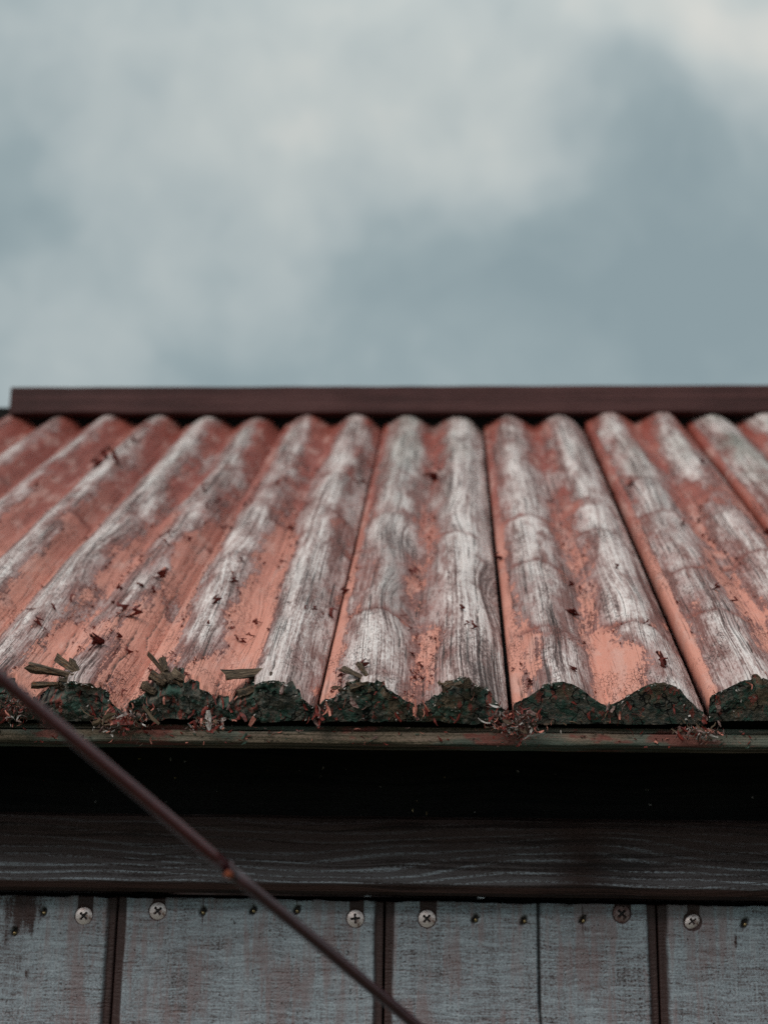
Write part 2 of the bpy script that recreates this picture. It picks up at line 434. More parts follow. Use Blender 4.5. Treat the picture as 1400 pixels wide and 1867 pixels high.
def m_splinter():
    m, N, b = new_mat('rotten_splinter_wood')
    o = N.node('ShaderNodeTexCoord').outputs['Object']; x, y, z = N.sep(o)[0:3]
    rnd = N.node('ShaderNodeObjectInfo').outputs['Random']
    g = N.noise(N.comb(N.math('MULTIPLY_ADD', rnd, 9, N.math('MULTIPLY', x, .7)), N.math('MULTIPLY', y, 7), N.math('MULTIPLY', z, 7)), 1.6, 5, .65)
    n = N.noise(N.comb(x, y, N.math('MULTIPLY_ADD', rnd, 5, z)), 3.5, 4, .6)
    col = N.ramp(g, [(.30, (.025, .019, .014)), (.46, (.08, .052, .036)), (.60, (.23, .155, .10)), (.76, (.46, .37, .29))])
    col = N.mix(N.math('MULTIPLY', N.step(n, .50, .66), .8), col, (.026, .024, .019))
    col = N.mix(N.math('MULTIPLY', N.step(N.math('SUBTRACT', 1, n), .56, .66), N.step(rnd, .5, .7)), col, (.22, .085, .035))
    N.put(b.inputs['Base Color'], col); b.inputs['Roughness'].default_value = .85
    b.inputs['Specular IOR Level'].default_value = .2
    N.put(b.inputs['Normal'], N.bump(g, .0012, 1))
    return m


M_ROOF = m_roof(); M_END = m_endgrain(); M_WALL = m_wallboard()
M_BEAM = m_brown('dark_brown_stained_beam', (.020, .009, .0075), (.058, .027, .022), (.40, .42, .47), .9, spec=.22, rough=.6, wave=.006, scale=1.25, eave_shade=(1.5 - .064, 1.5 - .090))
M_RIDGE = m_brown('brown_painted_ridge', (.048, .020, .019), (.088, .034, .033), (.14, .065, .06), .5, rough=.65, wave=.002, spec=.25)
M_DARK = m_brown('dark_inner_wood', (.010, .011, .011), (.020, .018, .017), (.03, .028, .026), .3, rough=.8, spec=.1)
M_SIDE = m_brown('brown_side_boards', (.03, .017, .015), (.07, .04, .036), (.14, .13, .13), .5, axis='Z', rough=.6)
M_BATTEN = m_brown('weathered_batten', (.045, .038, .025), (.13, .10, .066), (.36, .25, .20), .8, rough=.75, wave=.003, spec=.2, patch=True)
M_FLT = m_plain('faded_paint_film', (.66, .27, .20), (.50, .15, .11), 900, .6)
M_FLB = m_plain('red_paint_underside', (.24, .026, .015), (.07, .011, .009), 700, .6)
M_SPL = m_splinter()
M_LITTER = m_plain('dry_litter', (.12, .06, .05), (.30, .20, .18), 800, .8, c3=(.08, .02, .016))
M_MOSS = m_plain('dark_moss', (.015, .035, .026), (.06, .10, .075), 900, .9)
M_PALE = m_plain('pale_fibre', (.45, .38, .35), (.62, .55, .52), 700, .8)
M_STEEL = m_plain('zinc_screw', (.90, .76, .73), (.70, .56, .54), 500, .42, metal=.45, bump=.0003, c3=(.30, .17, .14))
M_RUSTY = m_plain('rusty_screw', (.20, .10, .09), (.34, .24, .23), 420, .5, metal=.5, bump=.0004, c3=(.05, .022, .018))
M_RECESS = m_plain('screw_recess', (.015, .012, .012), (.03, .025, .025), 900, .6)
M_BRASS = m_plain('brass_nail', (.62, .45, .25), (.40, .27, .13), 900, .35, metal=.9, bump=.0001)
M_ROD1 = m_plain('maroon_rod', (0.075, 0.014, 0.018), (0.1, 0.02, 0.024), 300, .16, spec=.6, bump=.0001)
M_ROD1.node_tree.nodes['Principled BSDF'].inputs['IOR'].default_value = 1.6
M_ROD2 = m_plain('dark_rod', (0.05, 0.017, 0.022), (0.065, 0.021, 0.026), 300, .16, spec=.6, bump=.0001)
M_ROD2.node_tree.nodes['Principled BSDF'].inputs['IOR'].default_value = 1.6
M_RUST = m_plain('orange_rust', (.55, .13, .06), (.36, .09, .05), 900, .7)
M_GROUND = m_plain('trodden_grass', (.03, .04, .018), (.06, .065, .035), 6, .9, bump=.02)

# ------------------------------------------------------------------ setting
me = bpy.data.meshes.new('ground')
me.from_pydata([(-600, -600, 0), (600, -600, 0), (600, 600, 0), (-600, 600, 0)], [], [(0, 1, 2, 3)])
me.materials.append(M_GROUND)
tag(link('ground', me), 'short trodden grass around the shed', kind='structure')

shed = tag(empty('wooden_shed'), 'small wooden shed with wavy red peeling board roof and blue grey walls', 'shed')

# ------------------------------------------------------------------ roof boards
FIRST = list(range(-9, 17, 2))             # first crest of every roof board
NODES = [(-1.72, .299, 1.3, .5), (-1.0, .296, 1.6, 1), (-1.0, .098, 1.3, 1), (-1.47, .233, .8, .4), (2.0, .338, 1.4, 1),
         (2.0, .256, 1.1, 1), (1.0, .293, 1.0, 1), (1.0, .191, .7, 1), (1.0, .072, 1.0, 1), (2.95, .291, 1.2, .9),
         (2.9, .384, 1.0, .8), (2.05, .078, 1.3, 1), (3.0, .167, .9, 1), (3.0, .092, 1.1, 1), (3.95, .384, 1.3, 1),
         (4.0, .294, 1.5, 1), (4.1, .345, 1.0, 1), (.3, .149, 1.6, .45), (-1.3, .14, 1.9, .4), (-5.69, .298, 2.0, .35),
         (-4.82, .299, 1.9, .4), (-3.49, .252, 2.2, .3), (-2.66, .292, 1.5, .35), (0, .253, .7, .8), (.35, .43, 1.4, .4),
         (-.8, .418, .8, .4), (-2.0, .41, .8, .8), (4.0, .20, 1.0, 1), (4.2, .13, 1.0, 1), (-7.9, .42, 1.4, .8), (5, .3, .7, 1), (3.6, .195, 1.0, .4)]
CRACKS = [(-3.76, -.01, .10, .45), (-3.99, .0, .15, .35), (-3.64, .07, .30, .3), (-4.55, .03, .12, .4), (-5.03, .2, .32, .5),
          (-.46, -.01, .055, .5), (-.72, .06, .10, .3), (.17, -.01, .13, .45), (.18, .07, .25, .3), (3.12, -.01, .14, .5),
          (-1.55, -.01, .075, .5), (-2.03, .005, .05, .6), (-1.75, .0, .04, .4), (-1.30, .0, .05, .35), (-2.35, -.01, .03, .5),
          (1.05, .05, .26, .3), (1.02, .02, .07, .3), (2.2, .0, .06, .3), (-2.62, -.01, .05, .5), (-2.47, -.01, .028, .4),
          (.62, .0, .03, .3), (3.6, .0, .09, .35), (-.3, .03, .09, .35), (-3.3, .0, .04, .3), (-4.3, .0, .05, .4), (1.5, .0, .03, .3)]
# knots in the grain: crest position, s, radius across, radius along (m), strength
KNOTS = [(-.80, .125, .010, .035, .020), (-.95, .25, .012, .05, .012), (.35, .16, .012, .04, .014), (2.1, .12, .010, .04, -.010),
         (-5.0, .2, .014, .06, .016), (-4.5, .35, .012, .05, .014), (3.1, .25, .010, .04, .012), (1.5, .09, .008, .03, .010),
         (-2.6, .10, .010, .04, -.012), (-3.2, .2, .012, .05, .012), (-.1, .3, .012, .06, .014)]
# how far down the flank the crest is bare (0 painted .. 1 bare), and a lean of the paint to the right flank
BARE = {-9: .30, -8: .33, -7: .36, -6: .34, -5: .62, -4: .50, -3: .42, -2: .60, -1: .76, 0: .86, 1: .72, 2: .74, 3: .60, 4: .50,
        5: .80, 6: .55}
LEAN = {-9: .25, -8: .5, -7: .5, -6: .35, -5: .45, -4: .25, -3: .2, -2: .15, -1: -.1, 0: -.25, 1: -.05, 2: -.15, 3: .2, 4: .35, 5: -.1, 6: .1}
# patches of kept paint (+) or bare wood (-): crest position, s, half sizes, amount
PATCH = [(-4.0, .06, .45, .07, .6), (-3.9, .2, .4, .10, .6), (-4.95, .06, .45, .06, .5), (-3.05, .02, .35, .03, .35), (-2.4, .07, .18, .14, .7),
         (-2.55, .02, .3, .02, .4), (-.95, .018, .22, .018, .55), (-1.0, .105, .38, .008, .4), (-1.0, .175, .35, .03, .35), (2.0, .035, .34, .03, .8),
         (2.0, .090, .45, .006, .55), (1.0, .066, .4, .006, .45), (.8, .045, .12, .05, .6), (3.0, .02, .30, .025, .4), (3.05, .15, .3, .08, .45),
         (1.95, .33, .45, .010, .6), (1.0, .302, .4, .008, .6), (4.0, .36, .5, .07, .6), (-6.0, .47, .35, .06, -.45), (-5.9, .42, .3, .02, -.5),
         (-6.1, .15, .6, .03, -.8), (-5.55, .25, .2, .1, .4), (-.1, .06, .1, .03, .35), (-4.6, .2, .3, .15, -.4), (-2.0, .2, .3, .12, -.3), (-3.0, .22, .3, .1, -.4),
         (-1.0, .31, .42, .012, .6), (1.6, .05, .2, .06, .35)]
RAGGED = {-9: .9, -7: .9, -5: 1.2, -3: 1.2, -1: .9, 1: .3, 3: .45}
# rotten bites out of the eave edge: crest position, half width, depth (m)
BITES = [(-3.75, .06, .005), (-2.8, .07, .006), (-1.75, .08, .005), (-.85, .06, .004), (.25, .07, .004), (-2.5, .08, .006), (.85, .05, .002), (-4.32, .20, .016), (-3.10, .22, .013), (-2.28, .13, .010), (-1.17, .13, .006), (-.08, .16, .005), (-4.9, .25, .012), (2.98, .05, .004)]
DN = {-9: 0, -7: .001, -5: -.0005, -3: .0008, -1: .0003, 1: 0, 3: .0035, 5: .0015}


def roof_board(k0):
    near = -7 <= k0 <= 5
    nt, ns = (170, 400) if near else (60, 90)
    sid = 100 + k0 * 31
    rg = RAGGED.get(k0, .3)
    left, right = (k0 - .5) * P_ + .0008, (k0 + 1.5) * P_ - .0013
    tt = np.linspace(left, right, nt)
    edge = .0006 * rg * fbm(tt * 900, tt * 0, sid) + .0013 * rg * fbm(tt * 220, tt * 0, sid + 5)
    edge += .003 * rg * np.maximum(fbm(tt * 300, tt * 0, sid + 9) - .25, 0)
    kk = tt / P_
    for c, w, d in BITES:
        if k0 - .5 <= c <= k0 + 1.5:
            edge += d * sst(1 - np.abs(kk - c) / w, 0, .35) * (.75 + .5 * vn(kk * 40, 0, 5))
    u = np.linspace(0, 1, ns) ** 1.55
    S = edge[None, :] + (LR - edge[None, :]) * u[:, None]
    T = np.broadcast_to(tt, S.shape).copy()
    # lengthwise wander of the moulding
    wob = .0016 * fbm(S * 9, T * 0 + k0, sid + 2, 2) + .0006 * fbm(S * 30, T * 20, sid + 3, 2)
    K = (T + wob) / P_
    r = K - np.round(K); kr = np.clip(np.round(K), k0, k0 + 1)
    ph = np.where(r < 0, r * .95, r)
    prof = (.5 + .5 * np.cos(2 * np.pi * np.clip(ph, -.5, .5))) ** .78
    H = -.0115 + .0115 * prof
    e0 = (T - left) / P_; e1 = (right - T) / P_
    H -= .0034 * (1 - sst(e1, 0, .28)) + .0006 * (1 - sst(e1, 0, .03))
    H += .0009 * (1 - sst(e0, .05, .16)) - .0012 * (1 - sst(e0, 0, .022))
    H += .0014 * fbm(S * 14, T * 50, sid + 4, 3) * prof + .0005 * fbm(S * 20, T * 500, sid + 6, 3)
    H += .0003 * fbm(S * 260, T * 700, sid + 8, 2)
    G = T + wob + .0014 * fbm(S * 7, T * 25, sid + 12, 3)
    paint = np.zeros_like(S)
    for kc in (k0, k0 + 1):
        mk = (kr == kc)
        vv = .5 - .5 * np.cos(2 * np.pi * r)
        b_ = BARE.get(kc, .55) + (.17 if kc >= -2 else .20); le = LEAN.get(kc, 0)
        paint = np.where(mk, 1.25 * (vv - b_) + le * np.sin(2 * np.pi * r), paint)
    if k0 >= -3:
        paint -= .55 * (1 - sst(e1, .10, .30))         # the low right lip is bare
    paint += .75 * (1 - sst(e0, .05, .12))             # the left lip keeps its paint
    amp = .9 if k0 <= -3 else .75
    paint += amp * fbm(S * 14, T * 60, sid + 20, 5, .6) + .45 * fbm(S * 70, T * 160, sid + 21, 4, .6) + .35 * fbm(S * 32, T * 110, sid + 22, 4, .65)
    for c, s0, rt, rs, a in PATCH:
        d2 = ((K - c) / rt) ** 2 + ((S - s0) / rs) ** 2
        paint += a * np.exp(-d2 ** 1.5)
    paint += .35 * sst(S, .50, .62) * (k0 not in (-1, 5))
    deep = np.zeros_like(S); nodegap = np.zeros_like(S)
    for c, s0, a, rt in NODES:
        if not k0 - .6 <= c <= k0 + 1.6: continue
        lat = np.exp(-((K - c) / (.36 * rt)) ** 4)
        sc = s0 + .004 * ((K - c) / .4) ** 2 - .012 * rt * (K - c) + .0015 * fbm(T * 300, S * 0, sid + 33, 2)
        ds = S - sc
        front = np.exp(-np.maximum(-ds, 0) / .006) * (ds < 0) + (1 - sst(ds, 0, .0016)) * (ds >= 0)
        dip = sst(ds, .0002, .0026) * np.exp(-np.maximum(ds - .0026, 0) / .014)
        H += lat * a * (.0008 * front - .0026 * dip)
        gap = lat * min(1, a) * np.exp(-((ds - .0022 - .0012 * fbm(T * 200, S * 0, sid + 34, 2)) / .0013) ** 2) * sst(fbm(T * 260, S * 0, sid + 35, 3), -.45, .1)
        nodegap = np.maximum(nodegap, gap); H -= .0016 * gap
        deep += lat * min(1.2, .5 + .5 * a) * np.exp(-((ds - .0045) / .0055) ** 2)
        paint += lat * .62 * np.exp(-((ds - .0045) / .0045) ** 2)
    for c, s0, rt, rs, a in KNOTS:
        G += .5 * a * np.exp(-(((K - c) * P_ / rt) ** 2 + ((S - s0) / rs) ** 2))
    split = .9 * sst(nodegap, .3, .75); deep = np.clip(deep, 0, 1)
    for c, s0, s1, w in CRACKS:
        if not k0 - .5 <= c <= k0 + 1.5: continue
        cc = c + .03 * fbm(S * 60, S * 0, int(c * 100) + 900, 3) + .12 * (S - s0) * math.sin(c * 7)
        along = sst(S, s0 - .006, s0 + .004) * (1 - sst(S, s1 - .03, s1)) * (.55 + .45 * vn(S * 200, 0, int(c * 50) + 990))
        x_ = np.abs(K - cc) * P_ * 1000 / (w * 1.1)
        m_ = np.exp(-x_ ** 2) * along
        H -= .0014 * m_; split = np.maximum(split, sst(m_, .35, .8))
    algae = np.zeros_like(S)
    am = {5: .9, 3: .45, -1: .55, -5: .25, -3: .2}.get(k0, .15)
    algae = am * sst(S, .25, .55) * sst(fbm(S * 12, T * 50, sid + 40, 4), -.5, .4)
    # worn front arris
    H -= .0010 * (1 - sst(S - edge[None, :], 0, .0035)) * (.5 + rg * .6)
    H += DN.get(k0, .0005 * math.sin(k0 * 3.1)) + .0012 * math.sin(k0 * 1.7) * (T - k0 * P_) / P_ * .5
    top = np.stack(W(T, S, H), -1).reshape(-1, 3)
    tsn = np.stack([T, S, np.full_like(S, k0 * .61)], -1).reshape(-1, 3)
    att = {'tsn': [tsn], 'grain': [G.ravel()], 'paint': [paint.ravel()], 'algae': [algae.ravel()], 'split': [split.ravel()], 'deep': [deep.ravel()], 'ring': [np.zeros(S.size)]}
    faces = [gridf(ns, nt)]; midx = [np.zeros((ns - 1) * (nt - 1))]
    verts = [top]; off = len(top)
    # end-grain face
    nv = 34 if near else 8
    vv = np.linspace(0, 1, nv)
    bot = -.0205 + DN.get(k0, 0) * .7 + .0011 * rg * fbm(tt * 180, tt * 0, sid + 50, 3) + .0008 * fbm(tt * 60, tt * 0, sid + 51, 2) - .0006
    Hn = H[0][None, :] * (1 - vv[:, None]) + bot[None, :] * vv[:, None]
    Tn = np.broadcast_to(tt, Hn.shape)
    rough = fbm(Tn * 350, Hn * 350, sid + 60, 4, .6)
    bs = edge[None, :] * (1 - sst(vv, .0, .35))[:, None]
    Sn = bs + (.0012 * rough + .0010 * fbm(Tn * 120, Hn * 120, sid + 61, 3)) * sst(vv, 0, .08)[:, None] * (.25 + .8 * rg)
    Sn -= .0016 * rg * sst(fbm(Tn * 150, Hn * 150, sid + 62, 3), .1, .7) * sst(vv, .25, .6)[:, None]
    verts.append(np.stack(W(Tn, Sn, Hn), -1).reshape(-1, 3))
    ringc = np.sqrt(np.minimum((Tn - k0 * P_) ** 2, (Tn - (k0 + 1) * P_) ** 2) + (Hn + .032) ** 2)
    z0 = np.zeros(Hn.size)
    for k, a in (('tsn', np.stack([Tn, Hn, np.full_like(Hn, k0 * .61)], -1).reshape(-1, 3)), ('grain', z0), ('paint', z0 - 1), ('algae', z0), ('split', z0), ('deep', z0), ('ring', ringc.ravel())):
        att[k].append(a)
    faces.append(gridf(nv, nt, off, True)); midx.append(np.ones((nv - 1) * (nt - 1)))
    off2 = off + nv * nt
    # sides, underside and back: corner rails below the top grid's edge columns
    sL, sR = S[:, 0], S[:, -1]
    lowL = np.stack(W(T[:, 0], np.maximum(sL, .001), np.full(ns, bot[0])), -1); lowR = np.stack(W(T[:, -1], np.maximum(sR, .001), np.full(ns, bot[-1])), -1)
    verts += [lowL, lowR]
    for k in att:
        for (tv, sv) in ((T[:, 0], sL), (T[:, -1], sR)):
            att[k].append(np.stack([tv, sv, np.full(ns, k0 * .61)], -1) if k == 'tsn' else (tv if k == 'grain' else np.full(ns, -.35 if k == 'paint' else 0.)))
    i = np.arange(ns - 1)
    tL = i * nt; tR = i * nt + nt - 1
    faces.append(np.stack([tL, tL + nt, off2 + i + 1, off2 + i], -1))
    faces.append(np.stack([tR, off2 + ns + i, off2 + ns + i + 1, tR + nt], -1))
    faces.append(np.stack([off2 + i, off2 + i + 1, off2 + ns + i + 1, off2 + ns + i], -1))
    midx += [np.zeros(ns - 1)] * 3
    attrs = {k: np.concatenate(v) for k, v in att.items()}
    me = mesh_np('roof_board', np.concatenate(verts), faces, (M_ROOF, M_END), np.concatenate(midx), True, attrs)
    o = link('roof_board', me, shed)
    return dict(o=o, k0=k0, T=tt, S=S, H=H, paint=paint, edge=edge, Hn=Hn, Sn=Sn, bot=bot, near=near, rg=rg)


BOARDS = {k0: roof_board(k0) for k0 in FIRST}


def board_of(k):
    k0 = int(math.floor((k + .5 + 9) / 2)) * 2 - 9
    return BOARDS[max(-9, min(15, k0))]


def surf(k, s):
    b = board_of(k); j = int(np.argmin(np.abs(b['T'] - k * P_))); i = int(np.argmin(np.abs(b['S'][:, j] - s)))
    return b, b['H'][i, j], b['paint'][i, j], i, j


# ------------------------------------------------------------------ curled flakes of paint
def flake_mesh(seed, curl):
    r = random.Random(seed)
    nu, nv = 6, 5
    L, Wd = 1.0, r.uniform(.22, .75)
    prof = [r.uniform(.45, 1.2) for _ in range(nu)]; prof[-1] *= r.uniform(.15, .6); prof[-2] *= r.uniform(.6, 1)
    skew = [r.uniform(-.28, .28) for _ in range(nu)]
    V = []
    for side in (0, 1):
        x = z = 0; a = .1
        for i in range(nu):
            for j in range(nv):
                v = j / (nv - 1) - .5
                yy = v * Wd * prof[i] + skew[i] + r.uniform(-.03, .03) * (side == 0)
                cup = .25 * (v * v * 4) * i / nu * .3
                jag = r.uniform(-.22, .18) if i == nu - 1 else 0
                nx, nz = -math.sin(a), math.cos(a)
                V.append((x + nx * (cup - .03 * side) + jag, yy, z + nz * (cup - .03 * side)))
            a += curl / nu; x += math.cos(a) * L / nu; z += math.sin(a) * L / nu
    mb = MB(); n = nu * nv
    F = []; mi = []
    for i in range(nu - 1):
        for j in range(nv - 1):
            q = i * nv + j
            F.append((q, q + nv, q + nv + 1, q + 1)); mi.append(0)
            F.append((n + q, n + q + 1, n + q + nv + 1, n + q + nv)); mi.append(1)
    rim = [i * nv for i in range(nu)] + [(nu - 1) * nv + j for j in range(1, nv)] + [i * nv + nv - 1 for i in range(nu - 2, -1, -1)]
    for a_, b_ in zip(rim, rim[1:]):
        F.append((a_, b_, b_ + n, a_ + n)); mi.append(1)
    mb.v = V; mb.f = F; mb.m = mi
    return mb


FV = [flake_mesh(40 + i, [.9, 1.6, 2.4, 1.3, 3.4, .6, 2.0, 4.2][i]) for i in range(8)]
FMESH = [f.mesh('paint_flake', (M_FLT, M_FLB), True) for f in FV]


def flake_matrix(k, s, size, rot, lift=.0002):
    b, h, _, _, _ = surf(k, s)
    h2 = surf(k + .02, s)[1]
    sl = math.atan2(h2 - h, .02 * P_) * .8
    # flake axes in roof space: the flake grows away from the eave, so that its back is turned to it
    m = RM @ Matrix.Rotation(-sl, 3, 'Y') @ Matrix.Rotation(rot, 3, 'Z')
    M4 = (m.to_4x4() @ Matrix.Diagonal((size, size, size, 1)))
    M4.translation = Vector(W(k * P_, s, h + lift))
    return b, M4


FLAKES = [(-5.883, .449), (-6.076, .459), (-6.139, .434), (-5.983, .498), (-5.985, .519), (-5.989, .574), (-4.249, .262), (-4.048, .243), (-3.885, .163),
          (-3.877, .142), (-4.002, .142), (-3.911, .095), (-4.041, .101), (-3.683, .061), (-4.283, .123), (-4.053, .091), (-4.128, .045), (-4.057, .049),
          (-3.902, .061), (-3.86, .137), (-4.322, .157), (-4.918, .077), (-4.827, .073), (-5.101, .101), (-4.885, .104), (-4.81, .125), (-4.102, .255),
          (-4.008, .224), (-3.814, .243), (-4.032, .363), (-3.8, .347), (-3.583, .31), (-3.845, .325), (-2.87, .19), (-2.874, .158), (-2.946, .109),
          (-2.916, .074), (-2.875, .148), (-2.422, .101), (-2.364, .099), (-2.585, .076), (-2.535, .075), (-2.402, .083),
          (-2.451, .289), (-2.482, .269), (-2.287, .237), (-2.432, .213), (-1.587, .431), (-1.7, .413), (-2.047, .108), (-1.777, .106), (-1.606, .12),
          (-1.654, .11), (-1.861, .099), (-1.423, .175), (-1.469, .159), (-.65, .191), (-.731, .111), (-.62, .093), (-.437, .044), (-.537, .06),
          (-.009, .102), (.051, .081), (.113, .077), (-.432, .431), (-.344, .449), (.548, .037), (.567, .226), (1.37, .121), (1.342, .117), (1.369, .171),
          (1.349, .086), (.697, .012), (.721, .009), (1.167, .02), (2.049, .082), (2.062, .078), (2.089, .02), (2.121, .025), (1.977, .176),
          (3.116, .264), (3.203, .267), (3.494, .305), (3.064, .132), (3.257, .123), (4.043, .431), (3.317, .161), (2.728, .38), (4.332, .278),
          (-3.75, .052), (-3.62, .012), (-3.4, .03), (-1.25, .018), (-1.18, .02), (-1.05, .016), (-.55, .036), (-.42, .028)]
BIG = {8: 1.9, 11: 2.0, 12: 1.8, 17: 2.0, 16: 1.8, 0: 1.6, 1: 1.5, 68: 1.9, 75: 1.8, 77: 1.5, 78: 1.6, 72: 1.4, 56: 1.4, 47: 1.6, 29: 1.5, 64: 1.5, 51: 1.4}
for i, (k, s) in enumerate(FLAKES):
    rr = random.Random(900 + i)
    size = rr.uniform(.0034, .0066) * BIG.get(i, 1) * (.9 + .5 * min(1, s / .4))
    if s > .35: size *= 1.2
    b, M4 = flake_matrix(k, s, size, -math.pi / 2 + rr.uniform(-1.1, 1.1))
    o = link('paint_flake', FMESH[rr.randrange(8)], b['o']); o.matrix_world = M4
# the many small flakes of each board, one joined piece per board
for k0, b in BOARDS.items():
    if not b['near']: continue
    rr = random.Random(4000 + k0); mb = MB(); n = 0
    want = {-7: 90, -5: 220, -3: 230, -1: 150, 1: 100, 3: 100}.get(k0, 40)
    for _ in range(want * 30):
        if n >= want: break
        k = rr.uniform(k0 - .4, k0 + 1.4); s = .004 + .5 * rr.random() ** 1.7
        _, h, p, i, j = surf(k, s)
        if not -.05 < p < .22 or rr.random() > .6: continue
        n += 1
        _, M4 = flake_matrix(k, s, rr.uniform(.0010, .0027) * (1 + s), -math.pi / 2 + rr.uniform(-1.5, 1.5))
        f = FV[rr.randrange(8)]
        base = mb.k; mb.v += [tuple(M4 @ Vector(v)) for v in f.v]; mb.f += [tuple(q + base for q in fc) for fc in f.f]; mb.m += f.m; mb.k += len(f.v)
    if n:
        o = link('paint_flakes', mb.mesh('paint_flakes', (M_FLT, M_FLB), True), b['o']); tag(o, kind='stuff')


# ------------------------------------------------------------------ rotten splinters on the eave
def splinter_mesh(seed):
    """a broken stick of unit length along x, uneven section, torn end"""
    r = random.Random(seed); n = 6; rings = 6
    V = []; F = []
    bend = r.uniform(-.12, .12)
    a0 = [r.uniform(.6, 1.35) for _ in range(n)]
    for i in range(rings):
        u = i / (rings - 1); w = 1 - .45 * (1 - u) ** 1.5
        for j in range(n):
            a = j / n * 2 * math.pi + .2
            rad = .52 * a0[j] * w * r.uniform(.82, 1.14)
            jag = r.uniform(-.10, .10) if i == rings - 1 else 0
            V.append((u + jag, math.cos(a) * rad + bend * u * u * 3, math.sin(a) * rad))
    for i in range(rings - 1):
        for j in range(n):
            a, c = i * n + j, i * n + (j + 1) % n
            F.append((a, c, c + n, a + n))
    F.append(tuple(range(n))[::-1]); F.append(tuple((rings - 1) * n + j for j in range(n)))
    mb = MB(); mb.v = V; mb.f = F; mb.m = [0] * len(F)
    return mb


SMESH = [splinter_mesh(70 + i).mesh('splinter', (M_SPL,)) for i in range(5)]


def splinter(k0, base, tip, wid, thk, v):
    """base and tip in (crest position, s, n)"""
    tip = (tip[0], tip[1], base[2] + (tip[2] - base[2]) * .75)
    a = Vector(W(base[0] * P_, base[1], base[2])); c = Vector(W(tip[0] * P_, tip[1], tip[2]))
    d = (c - a); L = d.length; d.normalize()
    nrm = RM @ Vector((0, -.25, 1)); y = nrm.cross(d).normalized(); z = d.cross(y)
    rv = random.Random(int(base[0] * 997) + int(tip[0] * 331)); wid *= rv.uniform(.75, 1.15); thk *= rv.uniform(.8, 1.2)
    m = Matrix((d * L * (1.05 if wid > .0068 or L > .018 else rv.uniform(.6, .95)), y * wid, z * thk)).transposed().to_4x4(); m.translation = a
    o = link('splinter', SMESH[v], BOARDS[k0]['o']); o.matrix_world = m


for k0, ba, ti, w, th, v in [
        # left cluster, standing up out of a rotten crest
        (-5, (-4.12, .010, -.003), (-4.56, .013, .0025), .007, .0055, 0), (-5, (-4.08, .012, -.002), (-4.40, .020, .0045), .005, .004, 1),
        (-5, (-4.03, .010, -.002), (-4.28, .022, .0045), .0035, .003, 2), (-5, (-4.02, .004, -.004), (-4.27, .006, -.002), .005, .0035, 3),
        (-5, (-4.24, .004, -.0045), (-4.58, .004, -.0045), .0045, .0035, 4), (-5, (-4.0, .004, -.003), (-4.14, .010, .000), .004, .003, 0),
        (-5, (-4.95, .002, -.012), (-5.1, .004, -.002), .006, .005, 1),
        # second cluster
        (-3, (-3.05, .006, -.004), (-3.33, .020, .0055), .0028, .0026, 2), (-3, (-3.0, .005, -.004), (-3.22, .014, .002), .005, .0035, 0),
        (-3, (-3.10, .004, -.004), (-3.32, .008, .0005), .006, .0045, 3), (-3, (-2.92, .005, -.0025), (-3.12, .011, .0015), .005, .004, 1),
        (-3, (-2.84, .004, -.003), (-3.0, .009, .0005), .0045, .0035, 4), (-3, (-3.2, .002, -.008), (-3.40, .004, -.003), .0055, .004, 2),
        (-3, (-3.12, .010, .000), (-3.22, .018, .0045), .004, .0028, 3),
        # the big stick
        (-3, (-2.04, .016, -.0025), (-2.46, .006, -.001), .0062, .0055, 1), (-3, (-2.12, .005, -.006), (-2.38, .002, -.011), .006, .0032, 3),
        # two thin slats
        (-1, (-1.02, .004, -.001), (-1.28, .012, .003), .004, .0014, 0), (-1, (-.99, .005, 0), (-1.11, .012, .0048), .0035, .0022, 2),
        (-1, (-1.0, .002, -.002), (-1.26, .001, -.0055), .004, .003, 4),
        # stubs on the next crest
        (-1, (-.10, .002, -.002), (-.2, -.003, -.0035), .0045, .0042, 1), (-1, (.05, .003, -.001), (.055, -.004, .0003), .0055, .0045, 3),
        (-1, (-.03, .002, -.0015), (-.06, -.003, -.0015), .0045, .003, 0)]:
    splinter(k0, ba, ti, w, th, v)

r = random.Random(77)
for k0, c, w, n in ((-5, -4.3, .28, 12), (-3, -3.1, .25, 12), (-3, -2.2, .25, 6), (-1, -1.15, .15, 5), (-1, -.05, .15, 5), (-5, -4.95, .2, 6)):
    for _ in range(n):
        k = c + r.uniform(-w, w); b_, h_, _, _, _ = surf(k, .006)
        ba = (k, r.uniform(.001, .006), h_ - r.uniform(.0005, .004))
        splinter(k0, ba, (k - r.uniform(-.03, .12), ba[1] + r.uniform(-.002, .006), ba[2] + r.uniform(-.001, .004)), r.uniform(.0012, .0035), r.uniform(.001, .0025), r.randrange(5))

# ------------------------------------------------------------------ scraps, fibres and moss on the end grain
def shard(mb, r, p, size, mi, flat=.25, along=None):
    """thin irregular bent sliver"""
    d = along or Vector((r.uniform(-1, 1), r.uniform(-.7, .2), r.uniform(-1, 1)))
    d = d.normalized(); q = d.orthogonal().normalized(); q.rotate(Matrix.Rotation(r.uniform(0, 6.3), 3, d)); z = d.cross(q)
    L = size * r.uniform(.7, 1.5); w = size * r.uniform(.07, .30); c = r.uniform(-.25, .25) * size
    V = []
    for i in range(4):
        u = i / 3 - .5
        off = z * (c * (u * u * 4)) + q * r.uniform(-.1, .1) * size
        ww = w * (1 - abs(u) * r.uniform(.5, 1.6)); ww = max(ww, .1 * w)
        V += [p + d * u * L + off + q * ww, p + d * u * L + off - q * ww, p + d * u * L + off + z * w * flat]
    F = []
    for i in range(3):
        a = i * 3
        for x, y in ((0, 1), (1, 2), (2, 0)): F.append((a + x, a + y, a + y + 3, a + x + 3))
    F += [(0, 2, 1), (9, 10, 11)]
    mb.add(V, F, mi)


